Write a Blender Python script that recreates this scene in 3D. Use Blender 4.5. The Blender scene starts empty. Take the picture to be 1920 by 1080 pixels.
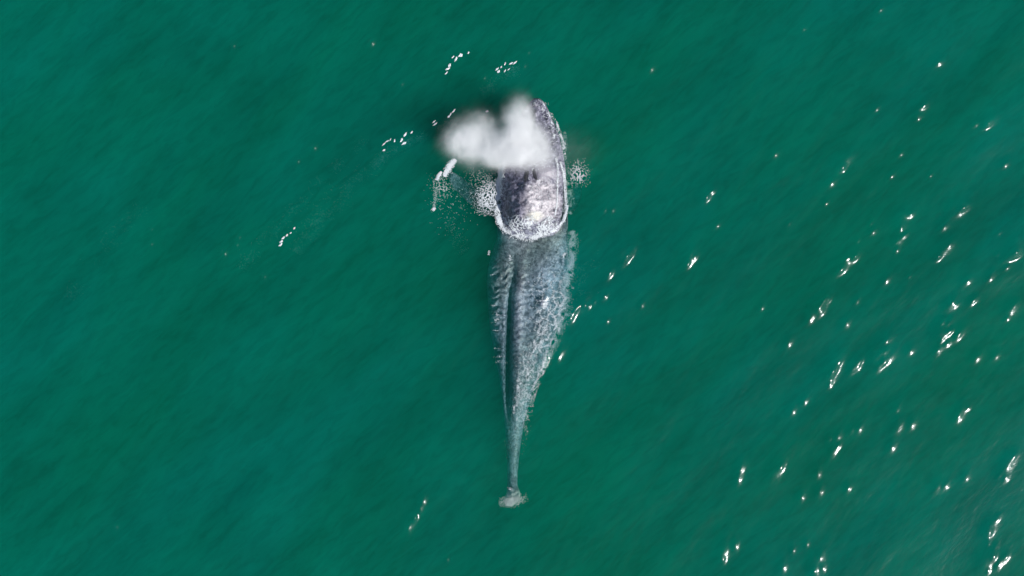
import bpy, bmesh, math, random
import numpy as np
from mathutils import Vector
from mathutils.bvhtree import BVHTree

sc = bpy.context.scene
random.seed(7)
rng = np.random.default_rng(11)

# ------------------------------------------------------------------ camera, sky, sun
S = 32.8 / 1920.0                      # metres of sea per photo pixel
CAM_H = 32.0
def PX(x, y):
    return ((x - 960.0) * S, (540.0 - y) * S)

cam_d = bpy.data.cameras.new('camera')
cam_d.sensor_width = 36.0
cam_d.lens = 36.0 * CAM_H / 32.8
cam_d.clip_end = 3000.0
cam = bpy.data.objects.new('camera', cam_d)
sc.collection.objects.link(cam)
cam.location = (0, 0, CAM_H)
sc.camera = cam

SUN_ZEN = math.radians(54.0)
SUN_AZ = math.radians(-31.0)           # from +X, counter-clockwise
sun_dir = Vector((math.sin(SUN_ZEN) * math.cos(SUN_AZ), math.sin(SUN_ZEN) * math.sin(SUN_AZ), math.cos(SUN_ZEN)))
sun_d = bpy.data.lights.new('sun', 'SUN')
sun_d.energy = 5.0
sun_d.angle = math.radians(0.53)
sun_d.color = (1.0, 0.99, 0.965)
sun = bpy.data.objects.new('sun', sun_d)
sc.collection.objects.link(sun)
sun.rotation_euler = (-sun_dir).to_track_quat('-Z', 'Y').to_euler()
sun.location = (20, -12, 30)

world = bpy.data.worlds.new('World')
sc.world = world
world.use_nodes = True
wn = world.node_tree.nodes
wl = world.node_tree.links
wn.clear()
sky = wn.new('ShaderNodeTexSky')
sky.sky_type = 'NISHITA'
sky.sun_disc = False
sky.sun_elevation = math.pi / 2 - SUN_ZEN
sky.sun_rotation = math.pi / 2 - SUN_AZ
bg = wn.new('ShaderNodeBackground')
bg.inputs['Strength'].default_value = 0.08
wo = wn.new('ShaderNodeOutputWorld')
wl.new(sky.outputs[0], bg.inputs['Color'])
wl.new(bg.outputs[0], wo.inputs['Surface'])

sc.view_settings.view_transform = 'Standard'
sc.view_settings.look = 'None'
sc.view_settings.exposure = 0.0
sc.view_settings.gamma = 1.0
sc.view_settings.use_curve_mapping = False
sc.cycles.volume_bounces = 10
sc.cycles.max_bounces = 16
sc.cycles.transparent_max_bounces = 24
sc.cycles.volume_step_rate = 0.6
sc.cycles.volume_max_steps = 256

# ------------------------------------------------------------------ helpers
def new_mat(name):
    m = bpy.data.materials.new(name)
    m.use_nodes = True
    m.node_tree.nodes.clear()
    return m, m.node_tree.nodes, m.node_tree.links

def fast_mesh(name, co, quads=None, tris=None, smooth=True):
    me = bpy.data.meshes.new(name)
    co = np.asarray(co, dtype=np.float32)
    me.vertices.add(len(co))
    me.vertices.foreach_set('co', co.ravel())
    idx, starts, n = [], [], 0
    if quads is not None and len(quads):
        q = np.asarray(quads, dtype=np.int32)
        idx.append(q.ravel()); starts.append(np.arange(len(q)) * 4); n = len(q) * 4
    if tris is not None and len(tris):
        t = np.asarray(tris, dtype=np.int32)
        idx.append(t.ravel()); starts.append(n + np.arange(len(t)) * 3)
    idx = np.concatenate(idx); starts = np.concatenate(starts)
    me.loops.add(len(idx))
    me.loops.foreach_set('vertex_index', idx.astype(np.int32))
    me.polygons.add(len(starts))
    me.polygons.foreach_set('loop_start', starts.astype(np.int32))
    if smooth:
        me.polygons.foreach_set('use_smooth', np.ones(len(starts), dtype=bool))
    me.update(calc_edges=True)
    me.validate()
    return me

def link(name, me, mat, parent=None):
    o = bpy.data.objects.new(name, me)
    sc.collection.objects.link(o)
    if mat: me.materials.append(mat)
    if parent: o.parent = parent
    return o

def smoothstep(a, b, x):
    t = np.clip((x - a) / (b - a), 0, 1)
    return t * t * (3 - 2 * t)

# value noise for geometry
def make_vnoise(seed):
    r = np.random.default_rng(seed)
    tab = r.random((256, 256))
    def f(x, y):
        xi = np.floor(x).astype(int); yi = np.floor(y).astype(int)
        fx = x - xi; fy = y - yi
        fx = fx * fx * (3 - 2 * fx); fy = fy * fy * (3 - 2 * fy)
        a = tab[xi & 255, yi & 255]; b = tab[(xi + 1) & 255, yi & 255]
        c = tab[xi & 255, (yi + 1) & 255]; d = tab[(xi + 1) & 255, (yi + 1) & 255]
        return (a * (1 - fx) + b * fx) * (1 - fy) + (c * (1 - fx) + d * fx) * fy
    return f
vn1, vn2, vn3 = make_vnoise(1), make_vnoise(2), make_vnoise(3)
def fbm(f, x, y, o=4):
    s = 0; a = 1.0; t = 0
    for k in range(o):
        s = s + a * f(x * 2 ** k + 17.3 * k, y * 2 ** k + 5.1 * k); t += a; a *= 0.5
    return s / t

# ------------------------------------------------------------------ sea surface
STEP = 0.034
fx = np.arange(-17.6, 17.6 + 1e-6, STEP)
fy = np.arange(-10.6, 10.6 + 1e-6, STEP)
def widen(a, far):
    out = []; d = STEP; x = a[-1]
    while x < far:
        d *= 1.35; x += d; out.append(x)
    return np.array(out)
ox = widen(fx, 900.0); oy = widen(fy, 900.0)
gx = np.concatenate([-ox[::-1], fx, ox]); gy = np.concatenate([-oy[::-1], fy, oy])
X, Y = np.meshgrid(gx, gy, indexing='ij')
fade = (1 - smoothstep(17.6, 19.5, np.abs(X))) * (1 - smoothstep(10.6, 12.5, np.abs(Y)))

H = np.zeros_like(X)
# travelling waves: crests run up to the right, so they travel at about -45 degrees
patch = 0.65 + 0.6 * fbm(vn1, (X + Y * 0.6) * 0.11 + 40, (Y - X * 0.8) * 0.28 + 40, 3)
patch = patch * (1 - 0.6 * np.exp(-((X - 15.0) ** 2 + (Y + 8.0) ** 2) / 16.0))
for k in range(90):
    lam = 0.30 * (6.5 / 0.30) ** rng.random()
    ang = math.radians(-47 + rng.normal(0, 17 if lam > 1 else 27))
    kk = 2 * math.pi / lam
    slope = 0.0078 * (1.0 if lam > 0.8 else 0.85)
    ph = kk * (X * math.cos(ang) + Y * math.sin(ang)) + rng.random() * 6.283
    H += slope / kk * np.sin(ph)
H *= patch

# short steep wavelets; each throws back the sun somewhere on its flank
G = [  # photo x, y, size, elongation, kind
 (1586,305,2.0,2),(1560,346,1.4,1),(1330,366,1.6,1.6),(1550,382,.8,1),(1673,331,.9,1),(1887,311,1.2,1),(1346,424,1,1),
 (1634,421,.7,1),(1638,437,1.1,1.2),(1694,411,2,1.6),(1710,404,1,1),(1687,421,1,1),(1692,433,1.2,1),(1686,456,1.6,1.5),
 (1787,392,1.4,1),(1800,402,2,1),(1814,390,1.1,1),(1773,427,1.5,1),(1873,439,.8,1),(1771,475,2,2.4),(1759,486,1,1),
 (1905,463,1.6,1),(1897,480,2,1.7),(1892,487,1.6,1),(1588,495,2.2,2.6),(1573,513,1,1),(1605,481,.8,1),(1664,527,1.4,1),
 (1815,530,1.3,1),(1860,513,.9,1),(1857,524,1,1.4),(1550,558,.9,1),(1546,567,1.3,1.2),(1543,574,1.7,1.2),(1530,582,1.7,1),(1520,602,1.4,1),
 (1608,566,.9,1),(1430,578,.9,1),(1589,609,1.4,1),(1481,645,1.4,1),(1660,648,2,2.2),(1782,578,1.6,1),(1824,569,1.1,1),
 (1831,562,1,1),(1766,607,1.2,1),(1784,604,1,1),(1766,622,2.2,1),(1777,633,2.2,1),(1761,632,1.2,1),(1804,625,1.4,1),
 (1798,634,1.3,1),(1778,648,1,1),(1898,586,2,1),(1870,479,.6,1),(1710,660,1.3,1),(1761,660,1.3,1),(1567,693,3,2.6),(1560,706,1.8,1.5),
 (1605,684,1.6,1.2),(1611,690,1.1,1),(1646,677,2.2,1),(1669,675,1.8,1.8),(1649,692,1.2,1),(1834,674,1.5,1),(1870,670,1.2,1),
 (1805,772,1.8,1.3),(1799,786,1.5,1),(1684,770,1.2,1),(1690,801,1.9,1.6),(1713,798,1.5,1),(1599,808,1.1,1),(1614,806,1.2,1.4),
 (1574,819,1.2,1),(1557,824,1,1),(1566,848,1.7,1.3),(1675,840,1.5,1),(1393,877,1.5,1),(1388,899,1.5,1),(1460,885,2.2,2),
 (1536,890,1.3,1),(1593,917,1.2,1),(1540,923,1.3,1),(1898,864,1.9,1.4),(1890,884,2.3,1.3),(1813,897,1.3,1),(1762,915,1.7,1.2),
 (1506,933,1.3,1),(1863,990,2.2,1),(1852,1000,1.5,1),(1856,1019,.9,1),(1870,1025,.8,1),(1858,1055,3,1.3),(1866,1040,1.4,1),(1884,1051,1.6,1.3),
 (1365,1033,2.3,1.6),(1383,1025,1.3,1),(1353,1046,1.3,1),(1489,1031,.9,1),(1515,1020,.9,1),(1471,1065,1.5,1),(1532,1060,2,1.3),
 (1542,1045,1.3,1),(1546,1066,1.2,1),(1533,1074,1.4,1),(1489,772,1.4,1),(1512,754,1.2,1),(1762,121,1.5,1),(1223,131,1.3,1),
 (1726,208,1.8,1.3),(1858,230,1.7,1.4),(1645,205,1,1),(1830,236,1,1),(1690,290,.9,1),(1455,291,1.1,1),(1150,395,.8,1),
 (1135,395,.8,1),(1652,20,.9,1),(1508,55,.7,1),(1182,478,1.8,1.8),(1173,487,1.6,1.4),(1148,510,1,1),(1143,520,1.3,1.4),(1296,490,2,1),
 (1101,567,1.8,1.6),(1077,590,1.9,1.4),(1072,602,1.2,1),(1132,560,1,1),(1138,556,.8,1),(1205,573,.9,1),(1140,603,.9,1),
 (1050,640,1.4,1.6),(1055,663,1.7,1.2),(1030,672,1.6,1.8),(1020,684,1.5,1.6),(1065,560,.9,1),(1640,655,1,1),(1745,330,.6,1),
 (1020,570,1.8,1.5),(440,87,.7,1),(700,82,1.1,1),(592,278,.9,1),(560,303,.7,1),(450,445,.6,1),(446,459,.6,1),(424,476,.9,1),
 (286,430,.5,1),(286,458,.6,1),(497,519,.7,1),(219,988,.7,1),(797,940,1.3,1.4),(790,955,1,1),(775,980,1.6,1.3),(1290,500,1,1),
 (985,124,.7,1),(992,99,.6,1),(755,159,.7,1),(909,147,.7,1),(840,1050,.6,1),(1705,520,.6,1),(1480,420,.5,1),(1610,452,.6,1),
]
def needed(x, y):
    v = Vector((0 - x, 0 - y, CAM_H)).normalized()
    h = (v + sun_dir).normalized()
    return math.atan2(math.hypot(h.x, h.y), h.z), math.atan2(h.y, h.x)
def add_bump(x, y, s, L, tilt, az, yaw, gain=1.0):
    r = 4 * max(s, L)
    i0, i1 = np.searchsorted(gx, [x - r, x + r]); j0, j1 = np.searchsorted(gy, [y - r, y + r])
    if i1 <= i0 or j1 <= j0: return
    xs = X[i0:i1, j0:j1] - x; ys = Y[i0:i1, j0:j1] - y
    c, d = math.cos(az + yaw), math.sin(az + yaw)
    # crest is placed so that its sunward flank falls on the spot
    u = xs * c + ys * d + s; v = -xs * d + ys * c
    v2 = v + 0.35 * s * np.sin(u / s)
    A = gain * math.tan(tilt) * s / 0.6065
    H[i0:i1, j0:j1] += A * np.exp(-u * u / (2 * s * s) - v2 * v2 / (2 * L * L))
GL = []
gr = random.Random(5)
for (px, py, sz, el) in list(G):       # big glints break up into strings of small ones
    if sz >= 1.6:
        for k in range(gr.choice((1, 2, 3))):
            a_ = math.radians(gr.gauss(52, 22)) * 1.0; d_ = gr.uniform(7, 17) * gr.choice((-1, 1)) * (.6 + sz * .3)
            G.append((px + d_ * math.cos(a_), py - d_ * math.sin(a_), gr.uniform(.6, 1.1), gr.choice((1, 1.5))))
for (px, py, sz, el) in G:
    x, y = PX(px, py)
    t, az = needed(x, y)
    s = 0.074 * sz ** 0.9
    # calm the sea a little under the wavelet, so that the wavelet's own flank decides
    r = 0.30 * sz
    i0, i1 = np.searchsorted(gx, [x - 3 * r, x + 3 * r]); j0, j1 = np.searchsorted(gy, [y - 3 * r, y + 3 * r])
    w = 0.9 * np.exp(-((X[i0:i1, j0:j1] - x) ** 2 + (Y[i0:i1, j0:j1] - y) ** 2) / (r * r))
    mid = float(H[np.searchsorted(gx, x), np.searchsorted(gy, y)])
    H[i0:i1, j0:j1] = H[i0:i1, j0:j1] * (1 - w) + mid * w
    GL.append((x, y, s, s * (0.9 + 0.55 * el), t, az))
for (x, y, s, L, t, az) in GL:
    add_bump(x, y, s, L, t, az, random.uniform(-0.08, 0.08), 0.84 if s > 0.11 else 0.98)
H *= fade

def water_h(x, y):
    x = np.asarray(x); y = np.asarray(y)
    i = np.clip(np.searchsorted(gx, x) - 1, 0, len(gx) - 2); j = np.clip(np.searchsorted(gy, y) - 1, 0, len(gy) - 2)
    u = (x - gx[i]) / (gx[i + 1] - gx[i]); v = (y - gy[j]) / (gy[j + 1] - gy[j])
    return (H[i, j] * (1 - u) + H[i + 1, j] * u) * (1 - v) + (H[i, j + 1] * (1 - u) + H[i + 1, j + 1] * u) * v

nx, ny = X.shape
co = np.stack([X.ravel(), Y.ravel(), H.ravel()], 1)
I = np.arange(nx * ny).reshape(nx, ny)
quads = np.stack([I[:-1, :-1].ravel(), I[1:, :-1].ravel(), I[1:, 1:].ravel(), I[:-1, 1:].ravel()], 1)
# side skirt and bottom close the body of water
DEPTH = -16.0
rim = np.concatenate([I[:, 0], I[-1, 1:], I[-2::-1, -1], I[0, -2:0:-1]])
low = co[rim].copy(); low[:, 2] = DEPTH
base = len(co)
co = np.vstack([co, low, [[0, 0, DEPTH]]])
n = len(rim); k = np.arange(n); k2 = (k + 1) % n
skirt = np.stack([rim[k], base + k, base + k2, rim[k2]], 1)
bottom = np.stack([base + k2, base + k, np.full(n, base + n)], 1)
sea_me = fast_mesh('sea_water', co, np.vstack([quads, skirt]), bottom)

m_sea, N, L = new_mat('sea_water')
out = N.new('ShaderNodeOutputMaterial')
tc = N.new('ShaderNodeTexCoord')
mp = N.new('ShaderNodeMapping')
mp.vector_type = 'TEXTURE'
mp.inputs['Rotation'].default_value = (0, 0, math.radians(46))
mp.inputs['Scale'].default_value = (1.9, 1.0, 1.0)
L.new(tc.outputs['Object'], mp.inputs['Vector'])
n1 = N.new('ShaderNodeTexNoise'); n1.inputs['Scale'].default_value = 5.5; n1.inputs['Detail'].default_value = 3.5; n1.inputs['Roughness'].default_value = 0.55
L.new(mp.outputs[0], n1.inputs['Vector'])
bmp = N.new('ShaderNodeBump'); bmp.inputs['Strength'].default_value = 1.0; bmp.inputs['Distance'].default_value = 0.012
L.new(n1.outputs[0], bmp.inputs['Height'])
tr = N.new('ShaderNodeBsdfTransparent')
# light and dark of the waves, painted into the water's tint as slanting streaks
def streak(rot, sx, sy, scale, det, dist):
    m_ = N.new('ShaderNodeMapping'); m_.vector_type = 'TEXTURE'; m_.inputs['Rotation'].default_value = (0, 0, math.radians(rot)); m_.inputs['Scale'].default_value = (sx, sy, 1)
    L.new(tc.outputs['Object'], m_.inputs['Vector'])
    n_ = N.new('ShaderNodeTexNoise'); n_.inputs['Scale'].default_value = scale; n_.inputs['Detail'].default_value = det
    n_.inputs['Roughness'].default_value = .58; n_.inputs['Distortion'].default_value = dist
    L.new(m_.outputs[0], n_.inputs['Vector']); return n_.outputs[0]
def cramp(src, stops):
    r_ = N.new('ShaderNodeValToRGB'); e = r_.color_ramp.elements
    e[0].position, e[0].color = stops[0][0], (*stops[0][1], 1); e[1].position, e[1].color = stops[-1][0], (*stops[-1][1], 1)
    for p_, c_ in stops[1:-1]:
        k_ = e.new(p_); k_.color = (*c_, 1)
    L.new(src, r_.inputs[0]); return r_.outputs[0]
fA = cramp(streak(44, 3.6, 1.0, .85, 6, .35), [(.36, (.79, .83, .82)), (.50, (.92, .93, .925)), (.63, (1, 1, 1))])
fB = cramp(streak(48, 2.6, 1.0, .24, 3, .2), [(.36, (.9, .94, .86)), (.50, (.95, .955, .93)), (.64, (.95, .96, .99))])
fm_ = N.new('ShaderNodeMix'); fm_.data_type = 'RGBA'; fm_.blend_type = 'MULTIPLY'; fm_.inputs[0].default_value = 1.0
fC = cramp(streak(40, 3.2, 1.0, 4.2, 5, .5), [(.38, (.88, .90, .895)), (.50, (.96, .965, .965)), (.60, (1, 1, 1))])
fm2 = N.new('ShaderNodeMix'); fm2.data_type = 'RGBA'; fm2.blend_type = 'MULTIPLY'; fm2.inputs[0].default_value = 1.0
L.new(fA, fm_.inputs[6]); L.new(fB, fm_.inputs[7]); L.new(fm_.outputs[2], fm2.inputs[6]); L.new(fC, fm2.inputs[7]); L.new(fm2.outputs[2], tr.inputs['Color'])
g1 = N.new('ShaderNodeBsdfGlossy'); g1.inputs['Roughness'].default_value = 0.185
g2 = N.new('ShaderNodeBsdfGlossy'); g2.inputs['Roughness'].default_value = 0.36
gm = N.new('ShaderNodeMixShader'); gm.inputs[0].default_value = 0.04
# Schlick reflectance of water, the same from above and below
geo = N.new('ShaderNodeNewGeometry')
dp = N.new('ShaderNodeVectorMath'); dp.operation = 'DOT_PRODUCT'
L.new(geo.outputs['Incoming'], dp.inputs[0])
def mth(op, a_, b_=None):
    n = N.new('ShaderNodeMath'); n.operation = op
    for i, v in enumerate((a_, b_)):
        if v is None: continue
        if isinstance(v, bpy.types.NodeSocket): L.new(v, n.inputs[i])
        else: n.inputs[i].default_value = v
    return n.outputs[0]
L.new(bmp.outputs[0], dp.inputs[1])
schlick = mth('ADD', mth('MULTIPLY', mth('POWER', mth('MAXIMUM', mth('SUBTRACT', 1.0, mth('ABSOLUTE', dp.outputs['Value'])), 0.0), 5.0), 0.98), 0.021)
for g in (g1, g2): L.new(bmp.outputs[0], g.inputs['Normal'])
L.new(g1.outputs[0], gm.inputs[1]); L.new(g2.outputs[0], gm.inputs[2])
mx = N.new('ShaderNodeMixShader')
L.new(schlick, mx.inputs[0]); L.new(tr.outputs[0], mx.inputs[1]); L.new(gm.outputs[0], mx.inputs[2])
L.new(mx.outputs[0], out.inputs['Surface'])
vs = N.new('ShaderNodeVolumeScatter'); vs.inputs['Density'].default_value = 0.70
vs.inputs['Color'].default_value = (0.0015, 0.405, 0.285, 1); vs.inputs['Anisotropy'].default_value = 0.0
va = N.new('ShaderNodeVolumeAbsorption'); va.inputs['Density'].default_value = 1.4
va.inputs['Color'].default_value = (0.42, 0.85, 0.83, 1)
ad = N.new('ShaderNodeAddShader')
L.new(vs.outputs[0], ad.inputs[0]); L.new(va.outputs[0], ad.inputs[1]); L.new(ad.outputs[0], out.inputs['Volume'])
sea = link('sea_water', sea_me, m_sea)
sea['kind'] = 'structure'
sea['label'] = 'deep green sea with low slanting waves and sun sparkles'

# ------------------------------------------------------------------ humpback whale
# stations: photo y, left x, right x, height of the back, thickness, squareness
ST = [
 (184,1001,1012,.02,.14,2.0),(188,996,1017,.10,.26,2.0),(196,989,1024,.14,.40,2.1),(210,978,1031,.10,.55,2.2),(230,966,1041,.16,.75,2.4),
 (255,955,1050,.24,.95,2.5),(285,946,1056,.34,1.15,2.6),(310,939,1060,.42,1.35,2.7),(340,933,1063,.46,1.55,2.8),
 (370,930,1064,.47,1.7,2.9),(400,930,1065,.42,1.8,3.0),(420,932,1066,.31,1.85,3.0),(435,932,1066,.12,1.8,2.8),(448,930,1067,-.04,2.2,3.0),
 (470,922,1068,-.09,2.5,3.0),(500,914,1068,-.10,2.6,3.0),(530,911,1066,-.10,2.6,3.0),(560,913,1061,-.10,2.5,3.0),
 (590,915,1054,-.11,2.3,3.0),(620,918,1045,-.12,2.0,3.0),(650,923,1034,-.15,1.6,2.6),(680,929,1022,-.20,1.05,2.1),
 (710,935,1010,-.24,.92,2.0),(740,940,999,-.28,.80,2.0),(770,943,990,-.32,.70,2.0),(800,946,983,-.36,.62,2.0),
 (830,948,978,-.40,.56,2.0),(860,950,974,-.42,.52,2.0),(890,951,971,-.40,.48,2.0),(915,951,970,-.30,.42,2.0),
 (928,950,976,-.16,.36,2.0),(936,945,976,-.09,.30,2.4),(944,944,968,-.09,.22,2.4),(949,948,962,-.13,.08,2.0),
]
A = np.array(ST, float)
ys = np.linspace(184, 951, 330)
def smooth_interp(col):
    v = np.interp(ys, A[:, 0], A[:, col])
    kern = np.array([1, 2, 3, 2, 1.]) / 9
    w = np.concatenate([[v[0]] * 2, v, [v[-1]] * 2])
    r = np.convolve(w, kern, 'valid'); r[0] = v[0]; r[-1] = v[-1]
    return r
lx, rx, zt, th, sq = [smooth_interp(c) for c in range(1, 6)]
NA = 96
th_ang = np.linspace(0, 2 * math.pi, NA, endpoint=False)
verts = []
for i in range(len(ys)):
    cxm = ((lx[i] + rx[i]) / 2 - 960) * S; hw = (rx[i] - lx[i]) / 2 * S
    c = np.cos(th_ang); s_ = np.sin(th_ang); e = 2 / sq[i]
    xx = cxm + hw * np.sign(c) * np.abs(c) ** e
    up = min(th[i] * 0.42, .72); dn = th[i] - up
    zz = np.sign(s_) * np.abs(s_) ** e
    zz = np.where(zz > 0, zz * up, zz * dn) + zt[i] - up
    verts.append(np.stack([xx, np.full(NA, (540 - ys[i]) * S), zz], 1))
verts = np.concatenate(verts)
R = np.arange(len(ys) * NA).reshape(len(ys), NA)
q = np.stack([R[:-1].ravel(), np.roll(R[:-1], -1, 1).ravel(), np.roll(R[1:], -1, 1).ravel(), R[1:].ravel()], 1)
nb = len(verts)
verts = np.vstack([verts, verts[:NA].mean(0), verts[-NA:].mean(0)])
a = np.arange(NA); b = (a + 1) % NA
caps = np.vstack([np.stack([R[0][b], R[0][a], np.full(NA, nb)], 1), np.stack([R[-1][a], R[-1][b], np.full(NA, nb + 1)], 1)])
allv = [verts]; allq = [q]; allt = [caps]; off = len(verts)

# long flippers sweep out from the shoulders under water
def flipper(root, tip, bend, wr, wt, tk):
    global off
    n = 40; m = 24; vv = []
    p0, p1 = np.array(root), np.array(tip)
    axis = (p1 - p0) / np.linalg.norm(p1 - p0)
    side = np.cross(axis, [0, 0, 1]); side /= np.linalg.norm(side)
    upv = np.cross(side, axis)
    for i in range(n):
        t = i / (n - 1)
        c = p0 + (p1 - p0) * t + side * bend * math.sin(math.pi * t)
        w = (wr * (1 - t) + wt * t) * (1 - 0.97 * max(0, (t - 0.86) / 0.14) ** 2)
        w *= 1 + 0.05 * math.sin(t * 34)
        k = tk * (1 - 0.75 * t) * (1 - 0.9 * max(0, (t - 0.9) / 0.1) ** 2)
        for j in range(m):
            g = 2 * math.pi * j / m
            vv.append(c + side * w * math.cos(g) + upv * k * math.sin(g))
    Rr = np.arange(n * m).reshape(n, m)
    qq = np.stack([Rr[:-1].ravel(), np.roll(Rr[:-1], -1, 1).ravel(), np.roll(Rr[1:], -1, 1).ravel(), Rr[1:].ravel()], 1)
    vv = np.array(vv)
    vv = np.vstack([vv, vv[:m].mean(0), vv[-m:].mean(0)])
    a = np.arange(m); b = (a + 1) % m
    cc = np.vstack([np.stack([Rr[0][b], Rr[0][a], np.full(m, n * m)], 1), np.stack([Rr[-1][a], Rr[-1][b], np.full(m, n * m + 1)], 1)])
    allv.append(vv); allq.append(qq + off); allt.append(cc + off); off += len(vv)
flipper((*PX(968, 395), -.85), (*PX(836, 318), -.42), -0.25, .42, .17, .16)
flipper((*PX(1028, 395), -.95), (*PX(1096, 335), -1.7), 0.25, .42, .17, .16)

tmp = fast_mesh('tmp', np.vstack(allv), np.vstack(allq), np.vstack(allt))
tmp_o = bpy.data.objects.new('tmp', tmp); sc.collection.objects.link(tmp_o)
rm = tmp_o.modifiers.new('r', 'REMESH'); rm.mode = 'VOXEL'; rm.voxel_size = 0.028; rm.use_smooth_shade = True
sm = tmp_o.modifiers.new('s', 'SMOOTH'); sm.factor = 0.5; sm.iterations = 3
dg = bpy.context.evaluated_depsgraph_get()
body_me = bpy.data.meshes.new_from_object(tmp_o.evaluated_get(dg))
bpy.data.objects.remove(tmp_o); body_me.name = 'body'

nv = len(body_me.vertices)
C = np.empty(nv * 3, dtype=np.float32); body_me.vertices.foreach_get('co', C); C = C.reshape(-1, 3).astype(float)
Nn = np.empty(nv * 3, dtype=np.float32); body_me.vertex_normals.foreach_get('vector', Nn); Nn = Nn.reshape(-1, 3)
px = C[:, 0] / S + 960; py = 540 - C[:, 1] / S
up = np.clip(Nn[:, 2], 0, 1)
dz = np.zeros(nv)
# sunken back: raised spine with a deep furrow on its left, from behind the shoulders to the tail stock
xr = np.interp(py, [440, 500, 560, 660, 760, 900], [985, 978, 973, 972, 970, 962])
xv = np.interp(py, [440, 500, 560, 660, 760, 900], [966, 963, 956, 952, 952, 954])
m = smoothstep(450, 520, py) * (1 - smoothstep(700, 860, py))
m2 = smoothstep(500, 600, py) * (1 - smoothstep(720, 800, py))
dz += m * 0.07 * np.exp(-((px - xr) / 9.0) ** 2)
dz -= m * 0.05 * np.exp(-((px - xv) / 6.0) ** 2) + m2 * 0.30 * np.exp(-((px - xv) / 4.2) ** 2)
dz += m * 0.05 * smoothstep(0, 12, xv - px)
# cross folds of loose skin, strongest on the left flank
fold = np.sin((py + 6 * fbm(vn2, px * .05, py * .03) * 6) / 10.5 * 2 * math.pi / 1.35)
fm = smoothstep(480, 520, py) * (1 - smoothstep(720, 800, py)) * (0.35 + 0.65 * (px < xv))
dz += fm * 0.026 * fold
# raised shoulders: a crest left of the middle, the right side slopes gently towards the sun
isl = smoothstep(318, 352, py) * (1 - smoothstep(405, 440, py))
dxm = (px - 984 - 46 * (fbm(vn2, px * .04 + 9, py * .06, 3) - .5)) * S
dz += isl * np.where(dxm > 0, np.maximum(.20 - .46 * np.maximum(dxm - .06, 0), -.24), np.maximum(0.20 + .50 * dxm, -.30))
# lumpy hide
dz += 0.035 * (fbm(vn3, C[:, 0] * 2.2 + 50, C[:, 1] * 1.8 + 50, 4) - 0.5)
dz += 0.018 * (fbm(vn1, C[:, 0] * 7 + 50, C[:, 1] * 6 + 50, 3) - 0.5)
# head: centre ridge of the rostrum, raised splash guard in front of the blowholes
cx = np.interp(py, [185, 300], [1006, 1000])
dz += 0.07 * np.exp(-((px - cx) / 6.0) ** 2) * smoothstep(195, 225, py) * (1 - smoothstep(285, 300, py))
dz += 0.12 * np.exp(-(((px - 1000) / 20.0) ** 2)) * np.exp(-((py - 296 - ((px - 1000) / 14.0) ** 2) / 9.0) ** 2)
dz -= 0.05 * np.exp(-(((px - 984) / 5.0) ** 2)) * np.exp(-((py - 336) / 10.0) ** 2)
dz -= 0.05 * np.exp(-(((px - 1003) / 5.0) ** 2)) * np.exp(-((py - 330) / 10.0) ** 2)
# knobbly tubercles in rows along the rostrum
for i in range(46):
    t = random.random(); yy = 196 + 95 * t
    side = random.choice((-1, 0, 1)); hwid = np.interp(yy, [190, 210, 250, 300], [10, 24, 42, 52])
    tx = 1003 + side * hwid * 0.8 + random.uniform(-3, 3)
    dz += 0.05 * np.exp(-((px - tx) ** 2 + (py - yy) ** 2) / 2.6 ** 2)
dz += 0.12 * smoothstep(918, 932, py) * (fbm(vn2, px * .22, py * .22, 3) - .5)
# the low dorsal hump just breaks the surface
dz += 0.20 * np.exp(-(((px - 1017) + (py - 566) * .5) / 7.0) ** 2) * np.exp(-((py - 566) / 11.0) ** 2)
dz += 0.12 * np.exp(-((px - 1056) / 5.0) ** 2) * np.exp(-((py - 489) / 8.0) ** 2)
dz -= 0.10 * smoothstep(0.25, 0.7, fbm(vn2, px * .05, py * .035, 3)) * smoothstep(985, 1045, px) * smoothstep(500, 560, py) * (1 - smoothstep(690, 760, py))
C[:, 2] += dz * smoothstep(0.05, 0.5, up)
body_me.vertices.foreach_set('co', C.astype(np.float32).ravel()); body_me.update()
bvh = BVHTree.FromPolygons([Vector(c) for c in C], [tuple(p.vertices) for p in body_me.polygons])

m_skin, N, L = new_mat('wet_grey_skin')
out = N.new('ShaderNodeOutputMaterial'); pb = N.new('ShaderNodeBsdfPrincipled')
L.new(pb.outputs[0], out.inputs['Surface'])
tc = N.new('ShaderNodeTexCoord')
def noise(scale, det=5, rough=.6, vec=None, dist=0.0):
    n = N.new('ShaderNodeTexNoise'); n.inputs['Scale'].default_value = scale; n.inputs['Detail'].default_value = det
    n.inputs['Roughness'].default_value = rough; n.inputs['Distortion'].default_value = dist
    L.new(vec or tc.outputs['Object'], n.inputs['Vector']); return n
def ramp(src, stops):
    r = N.new('ShaderNodeValToRGB'); e = r.color_ramp.elements
    while len(e) > 1: e.remove(e[-1])
    e[0].position = stops[0][0]; e[0].color = (*stops[0][1], 1)
    for p, c in stops[1:]:
        k = e.new(p); k.color = (*c, 1)
    L.new(src, r.inputs[0]); return r
def mixc(fac, a_, b_):
    m = N.new('ShaderNodeMix'); m.data_type = 'RGBA'
    for sock, v in ((m.inputs[0], fac), (m.inputs[6], a_), (m.inputs[7], b_)):
        if isinstance(v, bpy.types.NodeSocket): L.new(v, sock)
        else: sock.default_value = v
    return m.outputs[2]
big = noise(1.1, 5, .6, dist=.4)
fine = noise(9, 6, .65, dist=.8)
c1 = ramp(big.outputs[0], [(.30, (.13, .14, .17)), (.50, (.22, .235, .28)), (.70, (.36, .385, .44))])
c2 = ramp(fine.outputs[0], [(.36, (.26, .28, .32)), (.50, (.9, .93, 1.0)), (.64, (1.8, 1.8, 1.8))])
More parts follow.
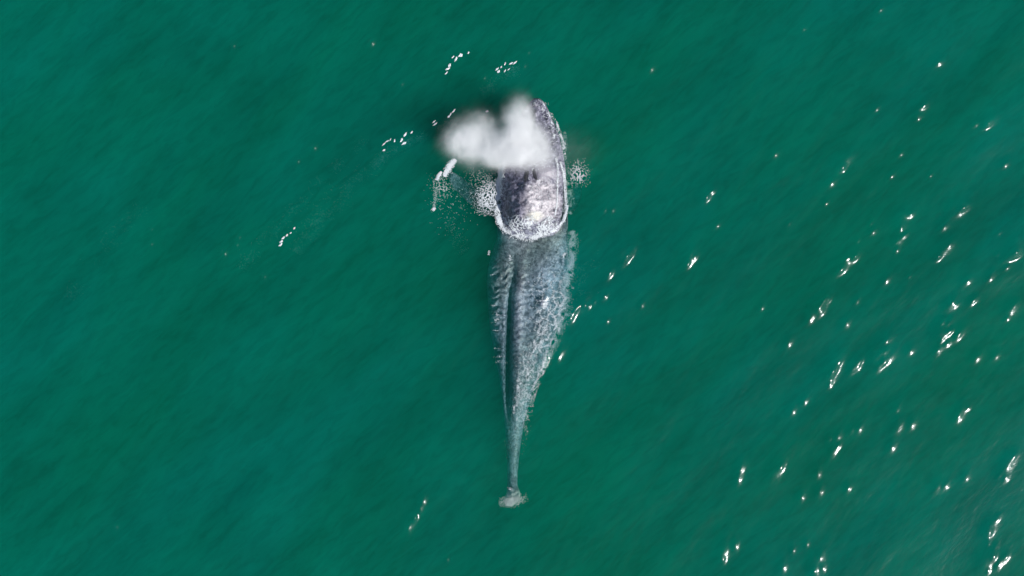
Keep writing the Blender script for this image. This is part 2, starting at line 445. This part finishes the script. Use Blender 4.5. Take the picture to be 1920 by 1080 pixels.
mul = N.new('ShaderNodeMix'); mul.data_type = 'RGBA'; mul.blend_type = 'MULTIPLY'; mul.inputs[0].default_value = .85
L.new(c1.outputs[0], mul.inputs[6]); L.new(c2.outputs[0], mul.inputs[7])
sep = N.new('ShaderNodeSeparateXYZ'); L.new(tc.outputs['Object'], sep.inputs[0])
# darker hide on the head and shoulders (y > 1.7 m), paler along the starved back
mr = N.new('ShaderNodeMapRange'); mr.interpolation_type = 'SMOOTHSTEP'
mr.inputs[1].default_value = 1.3; mr.inputs[2].default_value = 2.3; L.new(sep.outputs[1], mr.inputs[0])
dark = ramp(fine.outputs[0], [(.38, (.035, .035, .055)), (.50, (.12, .115, .16)), (.64, (.30, .29, .36))])
skin = mixc(mr.outputs[0], mul.outputs[2], dark.outputs[0])
# scar and whale-lice patches
vo = N.new('ShaderNodeTexVoronoi'); vo.inputs['Scale'].default_value = 3.2; vo.feature = 'F1'; vo.inputs['Randomness'].default_value = 1
wv = noise(3, 4, .6); vadd = N.new('ShaderNodeVectorMath'); vadd.operation = 'ADD'
L.new(tc.outputs['Object'], vadd.inputs[0]); L.new(wv.outputs['Color'], vadd.inputs[1]); L.new(vadd.outputs[0], vo.inputs['Vector'])
sp = ramp(vo.outputs['Distance'], [(.10, (1, 1, 1)), (.17, (0, 0, 0))])
skin = mixc(sp.outputs[0], skin, (.42, .42, .43, 1))
# pale, mottled patch on the right shoulder, yellowish towards its rear edge
def blotch(px_, py_, rx_, ry_, soft0, soft1, amp):
    mpn = N.new('ShaderNodeMapping'); mpn.vector_type = 'TEXTURE'
    x_, y_ = PX(px_, py_)
    mpn.inputs['Location'].default_value = (x_, y_, 0.3); mpn.inputs['Scale'].default_value = (rx_, ry_, 5)
    nzz = noise(3.5, 6, .65); sb = N.new('ShaderNodeVectorMath'); sb.operation = 'MULTIPLY_ADD'
    L.new(nzz.outputs['Color'], sb.inputs[0]); sb.inputs[1].default_value = (amp,) * 3; sb.inputs[2].default_value = (-amp / 2,) * 3
    ab = N.new('ShaderNodeVectorMath'); ab.operation = 'ADD'; L.new(tc.outputs['Object'], ab.inputs[0]); L.new(sb.outputs[0], ab.inputs[1])
    L.new(ab.outputs[0], mpn.inputs['Vector'])
    le = N.new('ShaderNodeVectorMath'); le.operation = 'LENGTH'; L.new(mpn.outputs[0], le.inputs[0])
    return ramp(le.outputs['Value'], [(soft0, (1, 1, 1)), (soft1, (0, 0, 0))]).outputs[0]
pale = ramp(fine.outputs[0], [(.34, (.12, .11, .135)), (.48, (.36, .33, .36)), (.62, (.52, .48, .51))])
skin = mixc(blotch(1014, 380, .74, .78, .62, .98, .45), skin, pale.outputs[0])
skin = mixc(blotch(1002, 407, .34, .20, .5, 1.0, .35), skin, (.48, .46, .42, 1))
skin = mixc(blotch(1022, 325, .40, .40, .3, 1.0, .5), skin, (.30, .28, .32, 1))
# pale healed stump where the flukes are gone (y < -6.5 m)
mt = N.new('ShaderNodeMapRange'); mt.interpolation_type = 'SMOOTHSTEP'
mt.inputs[1].default_value = -6.45; mt.inputs[2].default_value = -6.7; L.new(sep.outputs[1], mt.inputs[0])
skin = mixc(mt.outputs[0], skin, (.85, .85, .84, 1))
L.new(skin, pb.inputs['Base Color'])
rr = ramp(big.outputs[0], [(.35, (.30,) * 3), (.7, (.46,) * 3)])
L.new(rr.outputs[0], pb.inputs['Roughness'])
pb.inputs['Specular IOR Level'].default_value = .5
bm = N.new('ShaderNodeBump'); bm.inputs['Strength'].default_value = .9; bm.inputs['Distance'].default_value = .02
fn = noise(16, 5, .6); L.new(fn.outputs[0], bm.inputs['Height']); L.new(bm.outputs[0], pb.inputs['Normal'])

whale = bpy.data.objects.new('humpback_whale', None)
sc.collection.objects.link(whale)
whale['label'] = 'thin grey humpback whale without tail flukes swimming just under the surface'
whale['category'] = 'whale'
body_me.materials.clear()
body = link('body', body_me, m_skin, whale)

def top_z(x, y):
    hit = bvh.ray_cast(Vector((x, y, 5)), Vector((0, 0, -1)))
    return hit[0].z if hit[0] is not None else -9.0

m_hole, N, L = new_mat('blowhole_skin')
out = N.new('ShaderNodeOutputMaterial'); pb = N.new('ShaderNodeBsdfPrincipled'); L.new(pb.outputs[0], out.inputs['Surface'])
nn = N.new('ShaderNodeTexNoise'); nn.inputs['Scale'].default_value = 20
cr = N.new('ShaderNodeValToRGB'); cr.color_ramp.elements[0].color = (.012, .012, .016, 1); cr.color_ramp.elements[1].color = (.05, .05, .06, 1)
L.new(nn.outputs[0], cr.inputs[0]); L.new(cr.outputs[0], pb.inputs['Base Color']); pb.inputs['Roughness'].default_value = .3
for (bx, by, yaw) in ((986, 334, -.25), (1002, 331, .25)):
    vv = []; n = 22; mseg = 10
    x0, y0 = PX(bx, by)
    for i in range(n):
        t = i / (n - 1) * 2 - 1
        w = .055 * math.sqrt(max(0, 1 - t * t)) + .002
        for j in range(mseg):
            g = 2 * math.pi * j / mseg
            lx_, ly_ = w * math.cos(g) + .03 * t * t, .19 * t
            x = x0 + lx_ * math.cos(yaw) - ly_ * math.sin(yaw); y = y0 + lx_ * math.sin(yaw) + ly_ * math.cos(yaw)
            vv.append((x, y, top_z(x, y) + .012 + .03 * math.sin(g) * math.sqrt(max(0, 1 - t * t))))
    Rr = np.arange(n * mseg).reshape(n, mseg)
    qq = np.stack([Rr[:-1].ravel(), np.roll(Rr[:-1], -1, 1).ravel(), np.roll(Rr[1:], -1, 1).ravel(), Rr[1:].ravel()], 1)
    link('blowhole', fast_mesh('blowhole', vv, qq), m_hole, whale)

# ------------------------------------------------------------------ foam
m_foam_glint, N, L = new_mat('white_foam_and_glint')
out = N.new('ShaderNodeOutputMaterial'); pb = N.new('ShaderNodeBsdfPrincipled'); L.new(pb.outputs[0], out.inputs['Surface'])
nn = N.new('ShaderNodeTexNoise'); nn.inputs['Scale'].default_value = 12
cr = N.new('ShaderNodeValToRGB'); cr.color_ramp.elements[0].color = (.64, .67, .70, 1); cr.color_ramp.elements[1].color = (.84, .87, .90, 1)
L.new(nn.outputs[0], cr.inputs[0]); L.new(cr.outputs[0], pb.inputs['Base Color']); pb.inputs['Roughness'].default_value = .45

OCT = np.array([[1, 0, 0], [0, 1, 0], [-1, 0, 0], [0, -1, 0], [0, 0, .8], [0, 0, -.8]], float)
OCF = np.array([[0, 1, 4], [1, 2, 4], [2, 3, 4], [3, 0, 4], [1, 0, 5], [2, 1, 5], [3, 2, 5], [0, 3, 5]])
def blobs(name, pts, rad, mat):
    """many small bubbles and flecks as one mesh; pts in photo pixels + depth offset below/above the surface"""
    P = []
    for (x, y, dzv) in pts:
        wx, wy = PX(x, y)
        P.append((wx, wy, dzv))
    P = np.array(P); n = len(P)
    hw = water_h(P[:, 0], P[:, 1])
    tz = np.array([top_z(a_, b_) for a_, b_ in P[:, :2]])
    z = np.where(P[:, 2] < -0.03, np.maximum(hw + P[:, 2], tz + 0.01), np.maximum(hw, tz) + P[:, 2])
    r = np.asarray(rad)[:, None, None]
    sc3 = rng.uniform(.6, 1.4, (n, 6, 1)) * np.array([1, 1, .55])
    th_ = rng.uniform(0, 6.28, n); c, s_ = np.cos(th_), np.sin(th_)
    V = OCT[None] * sc3 * r
    Vx = V[..., 0] * c[:, None] - V[..., 1] * s_[:, None]; Vy = V[..., 0] * s_[:, None] + V[..., 1] * c[:, None]
    V = np.stack([Vx, Vy, V[..., 2]], -1) + np.stack([P[:, 0], P[:, 1], z], 1)[:, None, :]
    F = OCF[None] + (np.arange(n) * 6)[:, None, None]
    me = fast_mesh(name, V.reshape(-1, 3), None, F.reshape(-1, 3), smooth=False)
    return link(name, me, mat)

def along(pl, width, n, jit=1.0, dens=None):
    """random points along a polyline of photo pixels"""
    pl = np.array(pl, float); seg = np.diff(pl, axis=0); ln = np.hypot(seg[:, 0], seg[:, 1]); cum = np.concatenate([[0], ln.cumsum()])
    t = rng.random(n) * cum[-1]; i = np.clip(np.searchsorted(cum, t) - 1, 0, len(ln) - 1); u = (t - cum[i]) / ln[i]
    p = pl[i] + seg[i] * u[:, None]
    nrm = np.stack([-seg[i][:, 1], seg[i][:, 0]], 1) / ln[i][:, None]
    w = np.interp(t / cum[-1], np.linspace(0, 1, len(width)), width) if hasattr(width, '__len__') else width
    return p + nrm * (rng.normal(0, .5, n) * w)[:, None]

def worley(x, y, cell, seed, jitter=.95):
    r = np.random.default_rng(seed); J = r.random((64, 64, 2)) * jitter
    xs, ys_ = x / cell, y / cell; xi = np.floor(xs).astype(int); yi = np.floor(ys_).astype(int)
    d = []
    for a_ in (-1, 0, 1):
        for b_ in (-1, 0, 1):
            j = J[(xi + a_) & 63, (yi + b_) & 63]
            d.append(np.hypot(xi + a_ + j[:, 0] - xs, yi + b_ + j[:, 1] - ys_))
    d = np.sort(np.array(d), 0); return d[1] - d[0], d[0]

def keep_network(p, cell, seed, t):
    wx = p[:, 0] + 6 * (fbm(vn1, p[:, 0] * .08, p[:, 1] * .08, 3) - .5) * 2
    wy = p[:, 1] + 6 * (fbm(vn2, p[:, 0] * .08, p[:, 1] * .08, 3) - .5) * 2
    e, _ = worley(wx, wy, cell, seed); return p[e < t * (0.4 + 1.2 * fbm(vn3, p[:, 0] * .11, p[:, 1] * .11, 2))]

def region(poly_fn, box, n):
    p = np.stack([rng.uniform(box[0], box[2], n), rng.uniform(box[1], box[3], n)], 1)
    return p[rng.random(n) < poly_fn(p[:, 0], p[:, 1])]

def stuff(name, label, pts, rad, mat=m_foam_glint):
    pts = np.asarray(pts)
    r = rng.uniform(*rad, len(pts)) if isinstance(rad, tuple) else rad
    o = blobs(name, pts, r, mat); o['kind'] = 'stuff'; o['label'] = label
    return o
def lift(p, z): return np.column_stack([p, np.full(len(p), z) if np.isscalar(z) else z])

# ring of foam where the shoulders leave the water
parts = []
q_ = along([(945,303),(940,318),(935,345),(932,372),(933,398),(938,420)], [2, 6, 8, 7, 6, 5], 6500)
q_ = q_[rng.random(len(q_)) < .12 + smoothstep(.34, .60, fbm(vn1, q_[:, 0] * .22, q_[:, 1] * .10, 4))]
parts.append(lift(q_, .012))
q_ = along([(938,420),(950,434),(968,443),(990,447),(1015,443),(1040,432),(1058,412),(1064,385)], [6, 6, 5, 5, 3.5, 3, 2.5, 2], 3900)
q_ = q_[rng.random(len(q_)) < smoothstep(.30, .62, fbm(vn2, q_[:, 0] * .17, q_[:, 1] * .17, 4))]
parts.append(lift(q_, .01))
parts.append(lift(along([(1041,298),(1045,315),(1045,340),(1044,380),(1040,405)], [2, 2.5, 2, 1.5, 1], 500), .02))
parts.append(lift(along([(1050,305),(1058,335),(1060,365),(1062,395),(1056,415)], [2, 3, 3, 3, 2], 900), .02))
cres = region(lambda x, y: ((x - 997) / 62) ** 2 + ((y - 372) / 74) ** 2 < 1, (935, 405, 1062, 446), 26000)
cres = cres[rng.random(len(cres)) < smoothstep(.30, .75, fbm(vn1, cres[:, 0] * .09, cres[:, 1] * .12, 4)) * smoothstep(398 + 8 * np.sin(cres[:, 0] * .12), 440, cres[:, 1] + 6)]
cres = keep_network(cres, 6.0, 5, .30)
parts.append(lift(cres, .015))
spk = region(lambda x, y: (((x - 1022) / 40) ** 2 + ((y - 370) / 70) ** 2 < 1) * .8, (990, 300, 1062, 440), 9000)
spk = keep_network(spk, 7.0, 8, .05)
parts.append(lift(spk, .012))
stuff('foam', 'white foam ring streaming round the raised shoulders of the whale', np.vstack(parts), (.006, .016))

# churned patch to the left of the shoulder
p = region(lambda x, y: np.exp(-((x - 918) / 18) ** 2 - ((y - 372) / 22) ** 2) * (x < 931), (868, 320, 932, 405), 26000)
p = keep_network(p, 5.0, 3, .34)
p2 = region(lambda x, y: np.exp(-((x - 908) / 26) ** 2 - ((y - 345) / 30) ** 2) * (x < 933) * .5, (868, 300, 932, 400), 8000)
p2 = keep_network(p2, 5.0, 9, .25)
stuff('foam', 'speckled foam patch lying left of the whale shoulder', np.vstack([lift(p, .004), lift(p2, -.10)]), (.005, .012))

# breaking streaks over the left flipper tip
parts = [lift(along([(854,299),(846,308),(838,321),(833,331)], [3, 6, 6, 3], 1700), .02),
         lift(along([(828,322),(822,331),(819,338)], [2, 4, 3], 500), .02)]
p = region(lambda x, y: np.exp(-((x - 826) / 13) ** 2 - ((y - 348) / 17) ** 2), (800, 325, 860, 395), 6500)
p = keep_network(p, 7.0, 4, .22); parts.append(lift(p, -.05))
parts.append(lift(along([(818,350),(816,370),(813,388)], [6, 4, 3], 160), -.06)); parts.append(lift(along([(811,390),(815,394)], [4, 4], 150), .0))
p = region(lambda x, y: np.exp(-((x - 845) / 30) ** 2 - ((y - 380) / 45) ** 2) * .5, (790, 320, 900, 460), 9000)
p = keep_network(p, 11.0, 14, .08); parts.append(lift(p, -.25))
stuff('foam', 'white breaking streaks above the left flipper tip', np.vstack(parts), (.006, .014))

# splash to the right of the head
p = region(lambda x, y: np.exp(-((x - 1084) / 13) ** 2 - ((y - 325) / 15) ** 2), (1060, 295, 1112, 352), 9000)
p = keep_network(p, 6.0, 6, .26)
stuff('foam', 'small net of foam lying right of the whale head', lift(p, .004), (.005, .012))

# pale bubbles rising along the right flank
parts = []
for pl, w, n in (([(1062,330),(1068,360),(1073,385),(1070,400)], [4, 6, 5, 3], 1800),
                 ([(1073,432),(1074,455),(1073,478),(1068,505),(1060,530),(1056,548)], [5, 7, 6, 5, 6, 6], 6000),
                 ([(1056,545),(1058,570),(1055,592),(1046,615),(1038,640),(1030,660),(1018,690)], [9, 10, 10, 8, 7, 6, 5], 7000),
                 ([(1059,245),(1060,270),(1060,300),(1060,330)], [2, 4, 5, 4], 700)):
    p = along(pl, np.array(w) * 1.4, n); p = p[rng.random(len(p)) < smoothstep(.30, .68, fbm(vn2, p[:, 0] * .16, p[:, 1] * .12, 4))]
    parts.append(lift(p, rng.uniform(-.40, -.12, len(p))))
stuff('bubbles', 'pale green bubbles drifting under water along the right flank', np.vstack(parts), (.005, .012))

# lacy net of foam on the water over the back
dens = lambda x, y: (smoothstep(985, 1025, x) * (x < np.interp(y, [440, 540, 600, 660, 720, 800], [1078, 1066, 1058, 1036, 1012, 990]))
                     * smoothstep(500, 560, y) * (1 - smoothstep(720, 800, y)))
p = region(dens, (975, 500, 1075, 800), 38000)
pA = keep_network(p, 17.0, 21, .11); pA = np.vstack([pA, pA + rng.normal(0, .5, pA.shape)]); pB = keep_network(p[::2], 8.0, 22, .09)
p = region(lambda x, y: smoothstep(962, 985, x) * (x < np.interp(y, [640, 720, 800], [1035, 1010, 990])) * smoothstep(640, 680, y) * (1 - smoothstep(770, 830, y)), (955, 640, 1040, 830), 14000)
pC = keep_network(p, 9.0, 23, .2)
p = region(lambda x, y: smoothstep(1035, 1052, x) * (1 - smoothstep(1072, 1080, x)) * .8, (1030, 430, 1080, 545), 9000)
pD = keep_network(p, 9.0, 24, .10)
p = region(lambda x, y: smoothstep(700, 760, y) * (1 - smoothstep(800, 880, y)) * np.exp(-((x - np.interp(y, [700, 800, 880], [985, 972, 962])) / 12) ** 2), (940, 690, 1010, 880), 6000)
pE = keep_network(p, 8.0, 25, .25)
ex = [along([(958,915),(957,919)], [4, 4], 60), along([(927,600),(936,599)], [2, 3], 70), along([(931,586),(932,592)], [2, 2], 30),
      along([(917,470),(916,478)], [2, 2], 70), along([(956,478),(957,488)], [2, 3], 80), along([(997,449),(998,454)], [2, 2], 50),
      along([(1060,474),(1055,482)], [2, 3], 130), along([(1027,566),(1018,578)], [3, 5], 260)]
for k_ in range(20):   # strands of wash trailing along the right flank towards the tail
    y0 = random.uniform(560, 720); f0 = random.random(); pl = []
    for q_ in range(7):
        yy = y0 + q_ * random.uniform(9, 15)
        a0 = np.interp(yy, [560, 660, 740, 800, 900], [1010, 985, 968, 958, 955]); b0 = np.interp(yy, [560, 660, 740, 800, 900], [1062, 1036, 1000, 985, 972])
        pl.append((a0 + (b0 - a0) * f0 + random.uniform(-5, 5), yy))
    q2 = along(pl, [1.2, 3.0, 3.6, 1.6], 300); ex.append(q2[rng.random(len(q2)) < smoothstep(.3, .6, fbm(vn2, q2[:, 0] * .2, q2[:, 1] * .12, 3))])
pF = np.vstack(ex)
for k_ in range(12):   # thin cross streaks on the left flank
    y0 = random.uniform(500, 700); x0 = random.uniform(916, 926) + max(0, (y0 - 600) * .1); ln_ = random.uniform(8, 24)
    pF = np.vstack([pF, along([(x0, y0), (x0 + ln_, y0 - random.uniform(-1, 3))], [.8, .8], 14)])
stuff('foam', 'lacy net of foam floating over the sunken back of the whale',
      np.vstack([lift(pA, .004), lift(pB, .003), lift(pC, .003), lift(pD, -.04), lift(pE, -.06), lift(pF, .004)]), (.004, .009))

# water sheeting off the rostrum
parts = [along([(1008,187),(1018,194),(1026,206),(1032,222),(1036,242),(1039,262)], [1.5, 2, 2, 3, 3, 3], 900),
         along([(1036,218),(1044,232),(1050,248),(1056,265),(1058,290)], [2, 2, 3, 4, 3], 900),
         along([(1000,195),(1010,196),(1020,210)], [3, 3, 3], 160)]
p = region(lambda x, y: (np.abs(x - np.interp(y, [190, 260, 300], [1015, 1040, 1048])) < 14) * 1.0, (985, 190, 1062, 300), 7000)
parts.append(keep_network(p, 6.0, 31, .13))
allp = np.vstack(parts); parts = [allp[rng.random(len(allp)) < .10 + smoothstep(.36, .60, fbm(vn2, allp[:, 0] * .2, allp[:, 1] * .13, 4))]]
stuff('foam', 'thin foam lines running down the edge of the whale snout', lift(np.vstack(parts), .01), (.005, .012))

# old bubbles drifting in long slanting lines under the surface
parts = []
for pl, w, n in (([(540,470),(575,420),(612,375),(660,330),(705,290),(745,265),(790,245),(850,215)], [12, 22, 24, 18, 12, 8, 6, 4], 4200),
                 ([(430,500),(490,440),(530,395),(590,330),(640,285),(680,250)], [14, 16, 12, 12, 10, 6], 1500),
                 ([(100,560),(150,480),(200,420),(240,380)], [14, 18, 16, 8], 900),
                 ([(900,160),(925,148),(945,128),(975,112)], [8, 14, 14, 8], 900),
                 ([(1090,470),(1100,520),(1110,560)], [24, 34, 24], 900),
                 ([(840,400),(850,440),(868,470)], [14, 18, 12], 500)):
    p = along(pl, w, n); p = p[rng.random(len(p)) < smoothstep(.35, .65, fbm(vn3, p[:, 0] * .05, p[:, 1] * .05, 4))]
    parts.append(lift(p, rng.uniform(-1.9, -.6, len(p))))
stuff('bubbles', 'faint pale bubbles in long slanting lines under the open water', np.vstack(parts), (.004, .009))

# ragged water torn round the tail stump
p = region(lambda x, y: np.exp(-((x - 960 + (y - 940) * .9) / 15) ** 2 - ((y - 940) / 7) ** 2), (935, 922, 990, 956), 9000)
stuff('foam', 'pale foam swirling round the tail stump of the whale', lift(p, rng.uniform(-.06, -.031, len(p))), (.006, .014))

# sun glints on the open water, modelled as solid white flecks
def scrap(label, groups):
    root = bpy.data.objects.new('glint_scrap', None); sc.collection.objects.link(root)
    x0, y0 = PX(groups[0][0], groups[0][1]); root.location = (x0, y0, 0)
    root['label'] = label; root['category'] = 'foam'; root['group'] = 'modelled sun glints on the open sea'
    for (x, y, w, n) in groups:
        bm = bmesh.new(); bmesh.ops.create_icosphere(bm, subdivisions=2, radius=1.0)
        wx, wy = PX(x, y); a_ = math.radians(random.uniform(25, 75)); el = random.uniform(1.2, 2.0); rr_ = w * S * 1.15
        o1 = random.uniform(0, 99)
        for v in bm.verts:
            p = v.co.copy(); g = 1 + .55 * math.sin(p.x * 4 + o1) * math.sin(p.y * 5 + o1 * 2) + .25 * math.sin(p.z * 7 + o1 + p.x * 6)
            p = Vector((p.x * el, p.y / el, p.z * .35)) * g * rr_
            v.co = Vector((p.x * math.cos(a_) - p.y * math.sin(a_) + wx - x0, p.x * math.sin(a_) + p.y * math.cos(a_) + wy - y0, p.z + float(water_h(wx, wy)) + .005))
        me = bpy.data.meshes.new('glint_fleck'); bm.to_mesh(me); bm.free()
        link('glint_fleck', me, m_foam_glint, root)
scrap('curved string of modelled sun glints nearest the top edge, straight above the left puff', [(863,104,3,5),(855,111,2.2,4),(849,107,1.5,2),(843,122,2.2,4),(840,129,2.2,4),(837,137,1.5,1),(878,99,1.4,1)])
scrap('loose ring of modelled sun glints above the snout', [(932,130,2,4),(935,134,2,4),(958,119,2,4),(965,118,2,4),(947,120,1.5,2),(954,130,1.3,1),(947,133,1.3,1),(940,126,1.3,1)])
scrap('short slanting streak of modelled sun glints just off the left puff', [(851,208,1.8,2),(845,214,1.5,2),(841,219,1.8,2)])
scrap('single modelled sun glint left of the short slanting streak', [(814,228,1.6,3),(816,233,1.8,4)])
scrap('knot of modelled sun glints at the right end of the long pale wave', [(760,252,2.2,4),(772,248,1.6,2),(753,263,2.2,4),(757,269,2.6,6)])
scrap('hooked line of modelled sun glints at the lower end of the long pale wave', [(726,265,1.5,2),(720,270,1.8,3),(720,282,1.6,3),(740,264,1.5,1),(732,262,1.2,1)])
scrap('curled string of modelled sun glints alone on the left water', [(526,459,2,5),(527,453,2,5),(531,446,2,4),(538,441,1.5,2),(545,437,1.2,1),(552,428,1.5,2)])
scrap('tiny pair of modelled sun glints touching the top of the left puff', [(913,209,1.8,3)])

# ------------------------------------------------------------------ the blow
LOBES = [  # photo x, y, z, rx, ry, rz (m), weight
 (896,262,.34,.74,.62,.17,1.2),(868,268,.32,.52,.42,.16,.8),(936,284,.38,.66,.42,.18,1.1),
 (974,236,.52,.42,.66,.20,1.3),(982,266,.56,.62,.56,.22,1.2),(962,286,.54,.66,.40,.22,1.1),(1006,292,.62,.54,.40,.22,.45),
]
m_mist, N, L = new_mat('water_vapour')
out = N.new('ShaderNodeOutputMaterial'); tc = N.new('ShaderNodeTexCoord')
nz = N.new('ShaderNodeTexNoise'); nz.inputs['Scale'].default_value = 1.8; nz.inputs['Detail'].default_value = 3; L.new(tc.outputs['Object'], nz.inputs['Vector'])
def math_(op, a_, b_=None):
    n = N.new('ShaderNodeMath'); n.operation = op
    if op == 'MULTIPLY_ADD': n.inputs[2].default_value = -0.32
    for i, v in enumerate((a_, b_)):
        if v is None: continue
        if isinstance(v, bpy.types.NodeSocket): L.new(v, n.inputs[i])
        else: n.inputs[i].default_value = v
    return n.outputs[0]
nf = N.new('ShaderNodeTexNoise'); nf.inputs['Scale'].default_value = 2.6; nf.inputs['Detail'].default_value = 5; nf.inputs['Roughness'].default_value = .62; nf.inputs['Distortion'].default_value = .6; L.new(tc.outputs['Object'], nf.inputs['Vector'])
wsub = N.new('ShaderNodeVectorMath'); wsub.operation = 'SUBTRACT'; wsub.inputs[1].default_value = (.5, .5, .5); L.new(nz.outputs['Color'], wsub.inputs[0])
wsc = N.new('ShaderNodeVectorMath'); wsc.operation = 'SCALE'; wsc.inputs['Scale'].default_value = .3; L.new(wsub.outputs[0], wsc.inputs[0])
wad = N.new('ShaderNodeVectorMath'); wad.operation = 'ADD'; L.new(tc.outputs['Object'], wad.inputs[0]); L.new(wsc.outputs[0], wad.inputs[1])
tot = None
for (lx_, ly_, lz, rx_, ry_, rz_, w) in LOBES + [(1062,285,.3,.9,.6,.18,.018)]:
    x, y = PX(lx_, ly_)
    f = 1 - lz / CAM_H    # the cloud hangs above the water: move it in under its place in the picture
    mp = N.new('ShaderNodeMapping'); mp.vector_type = 'TEXTURE'
    mp.inputs['Location'].default_value = (x * f, y * f, lz); mp.inputs['Scale'].default_value = (rx_, ry_, rz_)
    L.new(wad.outputs[0], mp.inputs['Vector'])
    ln = N.new('ShaderNodeVectorMath'); ln.operation = 'LENGTH'; L.new(mp.outputs[0], ln.inputs[0])
    d2 = math_('POWER', ln.outputs['Value'], 2.6)
    g = math_('MULTIPLY', math_('EXPONENT', math_('MULTIPLY', d2, -1.3)), w)
    tot = g if tot is None else math_('ADD', tot, g)
dn = math_('MULTIPLY', math_('MULTIPLY', tot, math_('MAXIMUM', math_('MULTIPLY_ADD', nf.outputs[0], 2.6), 0.0)), 10.0)
pv = N.new('ShaderNodeVolumePrincipled'); pv.inputs['Color'].default_value = (.999, .999, .999, 1); pv.inputs['Anisotropy'].default_value = -.3
L.new(dn, pv.inputs['Density']); L.new(pv.outputs[0], out.inputs['Volume'])
bm = bmesh.new()
bmesh.ops.create_icosphere(bm, subdivisions=4, radius=1.0)
for v in bm.verts:
    v.co = Vector((v.co.x * 4.2 - .25, v.co.y * 2.4 + 4.6, max(.14, v.co.z * 1.3 + .9)))
me = bpy.data.meshes.new('blow_mist'); bm.to_mesh(me); bm.free()
mist = link('blow_mist', me, m_mist)
mist['label'] = 'white heart-shaped puff of breath hanging over the whale head'
mist['category'] = 'mist'
